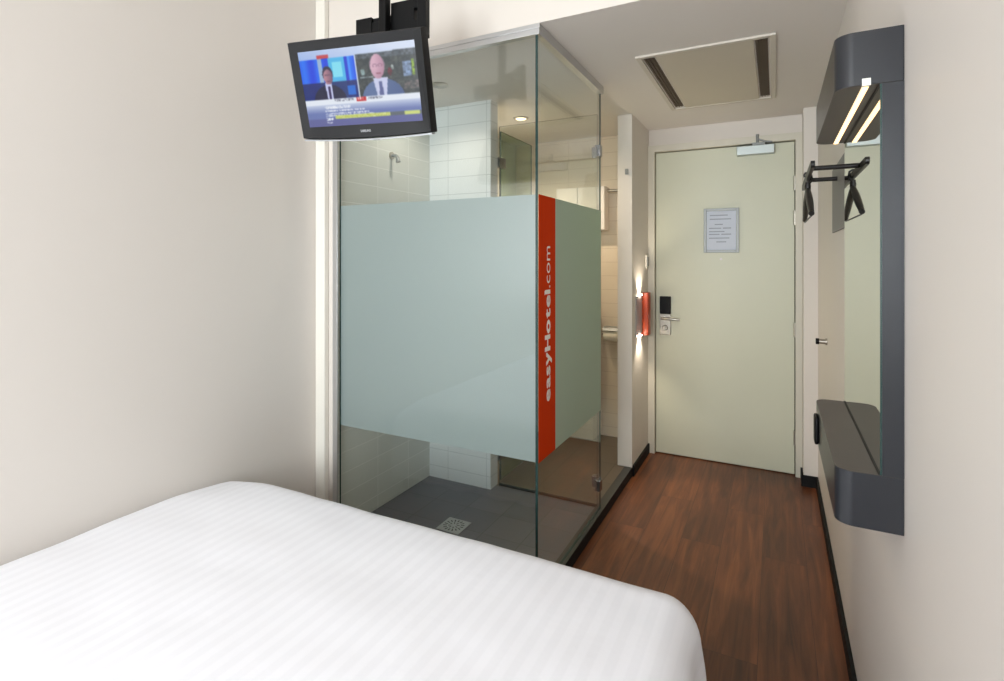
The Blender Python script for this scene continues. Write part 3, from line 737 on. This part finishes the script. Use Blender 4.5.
# duvet draped over the mattress, tucked against the wall
def duvet():
    r = .085; zt = .532
    drop_r, drop_f = .40, .40
    arc = r*math.pi/2
    ix0, ix1, iy0, iy1 = BX0+r, BX1-r, BY0+r, BY1-r
    NXd, NYd = 150, 170
    lo_x, hi_x = ix0-arc-.05, ix1+arc+.30
    lo_y, hi_y = iy0-arc-.25, iy1+arc+.28
    me = bpy.data.meshes.new('duvet'); vs = []; fs = []; uv = []
    for j in range(NYd+1):
        v = lo_y+(hi_y-lo_y)*j/NYd
        for i in range(NXd+1):
            u = lo_x+(hi_x-lo_x)*i/NXd
            cx = min(max(u, ix0), ix1); cy = min(max(v, iy0), iy1)
            dx, dy = u-cx, v-cy; Ld = math.hypot(dx, dy)
            # soften: keep corner cloth from flaring
            if Ld > 0: ex, ey = dx/Ld, dy/Ld
            else: ex = ey = 0
            if Ld < arc: h = r*math.sin(Ld/r); d = r*(1-math.cos(Ld/r))
            else: h = r+.012*(1-math.exp(-(Ld-arc)*8)); d = r+(Ld-arc)
            d = min(d, .49)
            # wrinkles
            p = Vector((u*2.2, v*2.2, 0)); nz = noise.noise(p)
            fold = 0
            if Ld > arc*.55:
                k = min(1, (Ld-arc*.55)/.15)
                along = v if abs(dx) > abs(dy) else u
                fold = k*(.008*math.sin(along*34+2.5*noise.noise(Vector((u*3, v*3, 5))))+.006*noise.noise(Vector((u*9, v*9, 2))))
            x = cx+ex*(h+fold); y = cy+ey*(h+fold)
            x = max(x, BX0)
            fx = (u-ix0)/(ix1-ix0); fy = (v-iy0)/(iy1-iy0)
            crown = 0
            if 0 < fx < 1: crown += .012*math.sin(math.pi*fx)
            if 0 < fy < 1: crown *= math.sin(math.pi*fy)**.5
            else: crown = 0
            wallsink = 0
            cq = max(0, 1-math.hypot((u-BX0)/.30, (v-BY1)/.30)); crown -= .045*cq*cq+.012*max(0, min(1, 1-fx))**2.2
            z = zt-d+crown+.004*nz+.0025*noise.noise(Vector((u*7, v*7, 9)))
            vs.append((x, y, z)); uv.append((u, v))
    for j in range(NYd):
        for i in range(NXd):
            a = j*(NXd+1)+i; fs.append((a, a+1, a+NXd+2, a+NXd+1))
    me.from_pydata(vs, [], fs); me.update()
    ul = me.uv_layers.new(name='UVMap')
    for lp_ in me.loops: ul.data[lp_.index].uv = uv[lp_.vertex_index]
    for p in me.polygons: p.use_smooth = True
    me.materials.append(M['duvet'])
    o = bpy.data.objects.new('duvet', me); col.objects.link(o)
    s = o.modifiers.new('thick', 'SOLIDIFY'); s.thickness = .018; s.offset = -1
    tag(o, 'white striped duvet spread over the bed, its edge hanging over the side', 'duvet')
duvet()

# ------------------------------------------------------------------ lights
def area(name, loc, rot, sx, sy, power, color, spread=180):
    l = bpy.data.lights.new(name, 'AREA'); l.shape = 'RECTANGLE'; l.size = sx; l.size_y = sy; l.energy = power; l.color = color; l.spread = math.radians(spread)
    o = bpy.data.objects.new(name, l); col.objects.link(o); o.location = loc; o.rotation_euler = rot; return o
area('window_daylight', ((WX0+WX1)/2, YB-.2, (WZ0+WZ1)/2), (math.radians(90), 0, 0), WX1-WX0-.02, WZ1-WZ0-.02, 72, (.93, .97, 1.0), 140)
# unseen warm fill lamp, added on the bedroom ceiling behind the camera
cl = thing('ceiling_fill_lamp', 'round opal fill lamp added unseen on the ceiling behind the camera', 'ceiling lamp', (-.9, -.6, ZH))
bm = bmesh.new(); bm_tube(bm, [(-.9, -.6, ZH-.0005), (-.9, -.6, ZH-.02)], .17, 32); obj('rim', bm, M['whitep'], cl)
bm = bmesh.new(); bm_tube(bm, [(-.9, -.6, ZH-.0202), (-.9, -.6, ZH-.05), (-.9, -.6, ZH-.065)], [.16, .145, .09], 32); obj('diffuser', bm, emat('opal_glow', (1, .84, .68, 1), 2.5), cl)
def spot(name, loc, rot, power, color, size=.03, ang=120, blend=.6):
    l = bpy.data.lights.new(name, 'SPOT'); l.energy = power; l.color = color; l.shadow_soft_size = size; l.spot_size = math.radians(ang); l.spot_blend = blend
    o = bpy.data.objects.new(name, l); col.objects.link(o); o.location = loc; o.rotation_euler = rot; return o
spot('downlight_glow', (-1.44, 3.05, ZC-.02), (0, 0, 0), 38, (1, .82, .60), .03, 150)
spot('shower_fill', (-1.54, 2.275, ZC-.02), (0, 0, 0), 5, (1, .9, .78), .03, 150)  # dim fill light added over the shower, where no lamp is lit
spot('wall_light_up', (-.766, 3.465, 1.114), (math.radians(180), math.radians(-12), 0), 4.5, (1, .88, .70), .02, 110)
spot('wall_light_down', (-.766, 3.465, .841), (0, math.radians(12), 0), 4.5, (1, .88, .70), .02, 110)

# round unlit ceiling fitting over the shower; the light below it is added fill
d2 = thing('downlight', 'round unlit fitting recessed in ceiling over the shower drain', 'downlight', (-1.54, 2.275, ZC))
bm = bmesh.new(); bm_tube(bm, [(-1.54, 2.275, ZC-.0005), (-1.54, 2.275, ZC-.005)], [.05, .044], 28); obj('ring', bm, M['nickel'], d2, smooth=True)

w = bpy.data.worlds.new('world'); scene.world = w; w.use_nodes = True
w.node_tree.nodes['Background'].inputs[0].default_value = (.75, .85, 1, 1); w.node_tree.nodes['Background'].inputs[1].default_value = 1.0

# ------------------------------------------------------------------ camera
cam = bpy.data.cameras.new('camera'); co = bpy.data.objects.new('camera', cam); col.objects.link(co); scene.camera = co
co.location = (0, 0, 1.35); co.rotation_euler = (math.radians(90), 0, math.atan(274/530.5))
cam.sensor_width = 36; cam.lens = 530.5/1004*36; cam.shift_x = 0; cam.shift_y = -(340.5-258)/1004; cam.clip_start = .02
scene.view_settings.view_transform = 'Standard'; scene.view_settings.look = 'None'; scene.view_settings.gamma = 1
scene.view_settings.use_curve_mapping = False; scene.view_settings.exposure = 0.30

for o in bpy.data.objects:
    if '_abs' in o: del o['_abs']
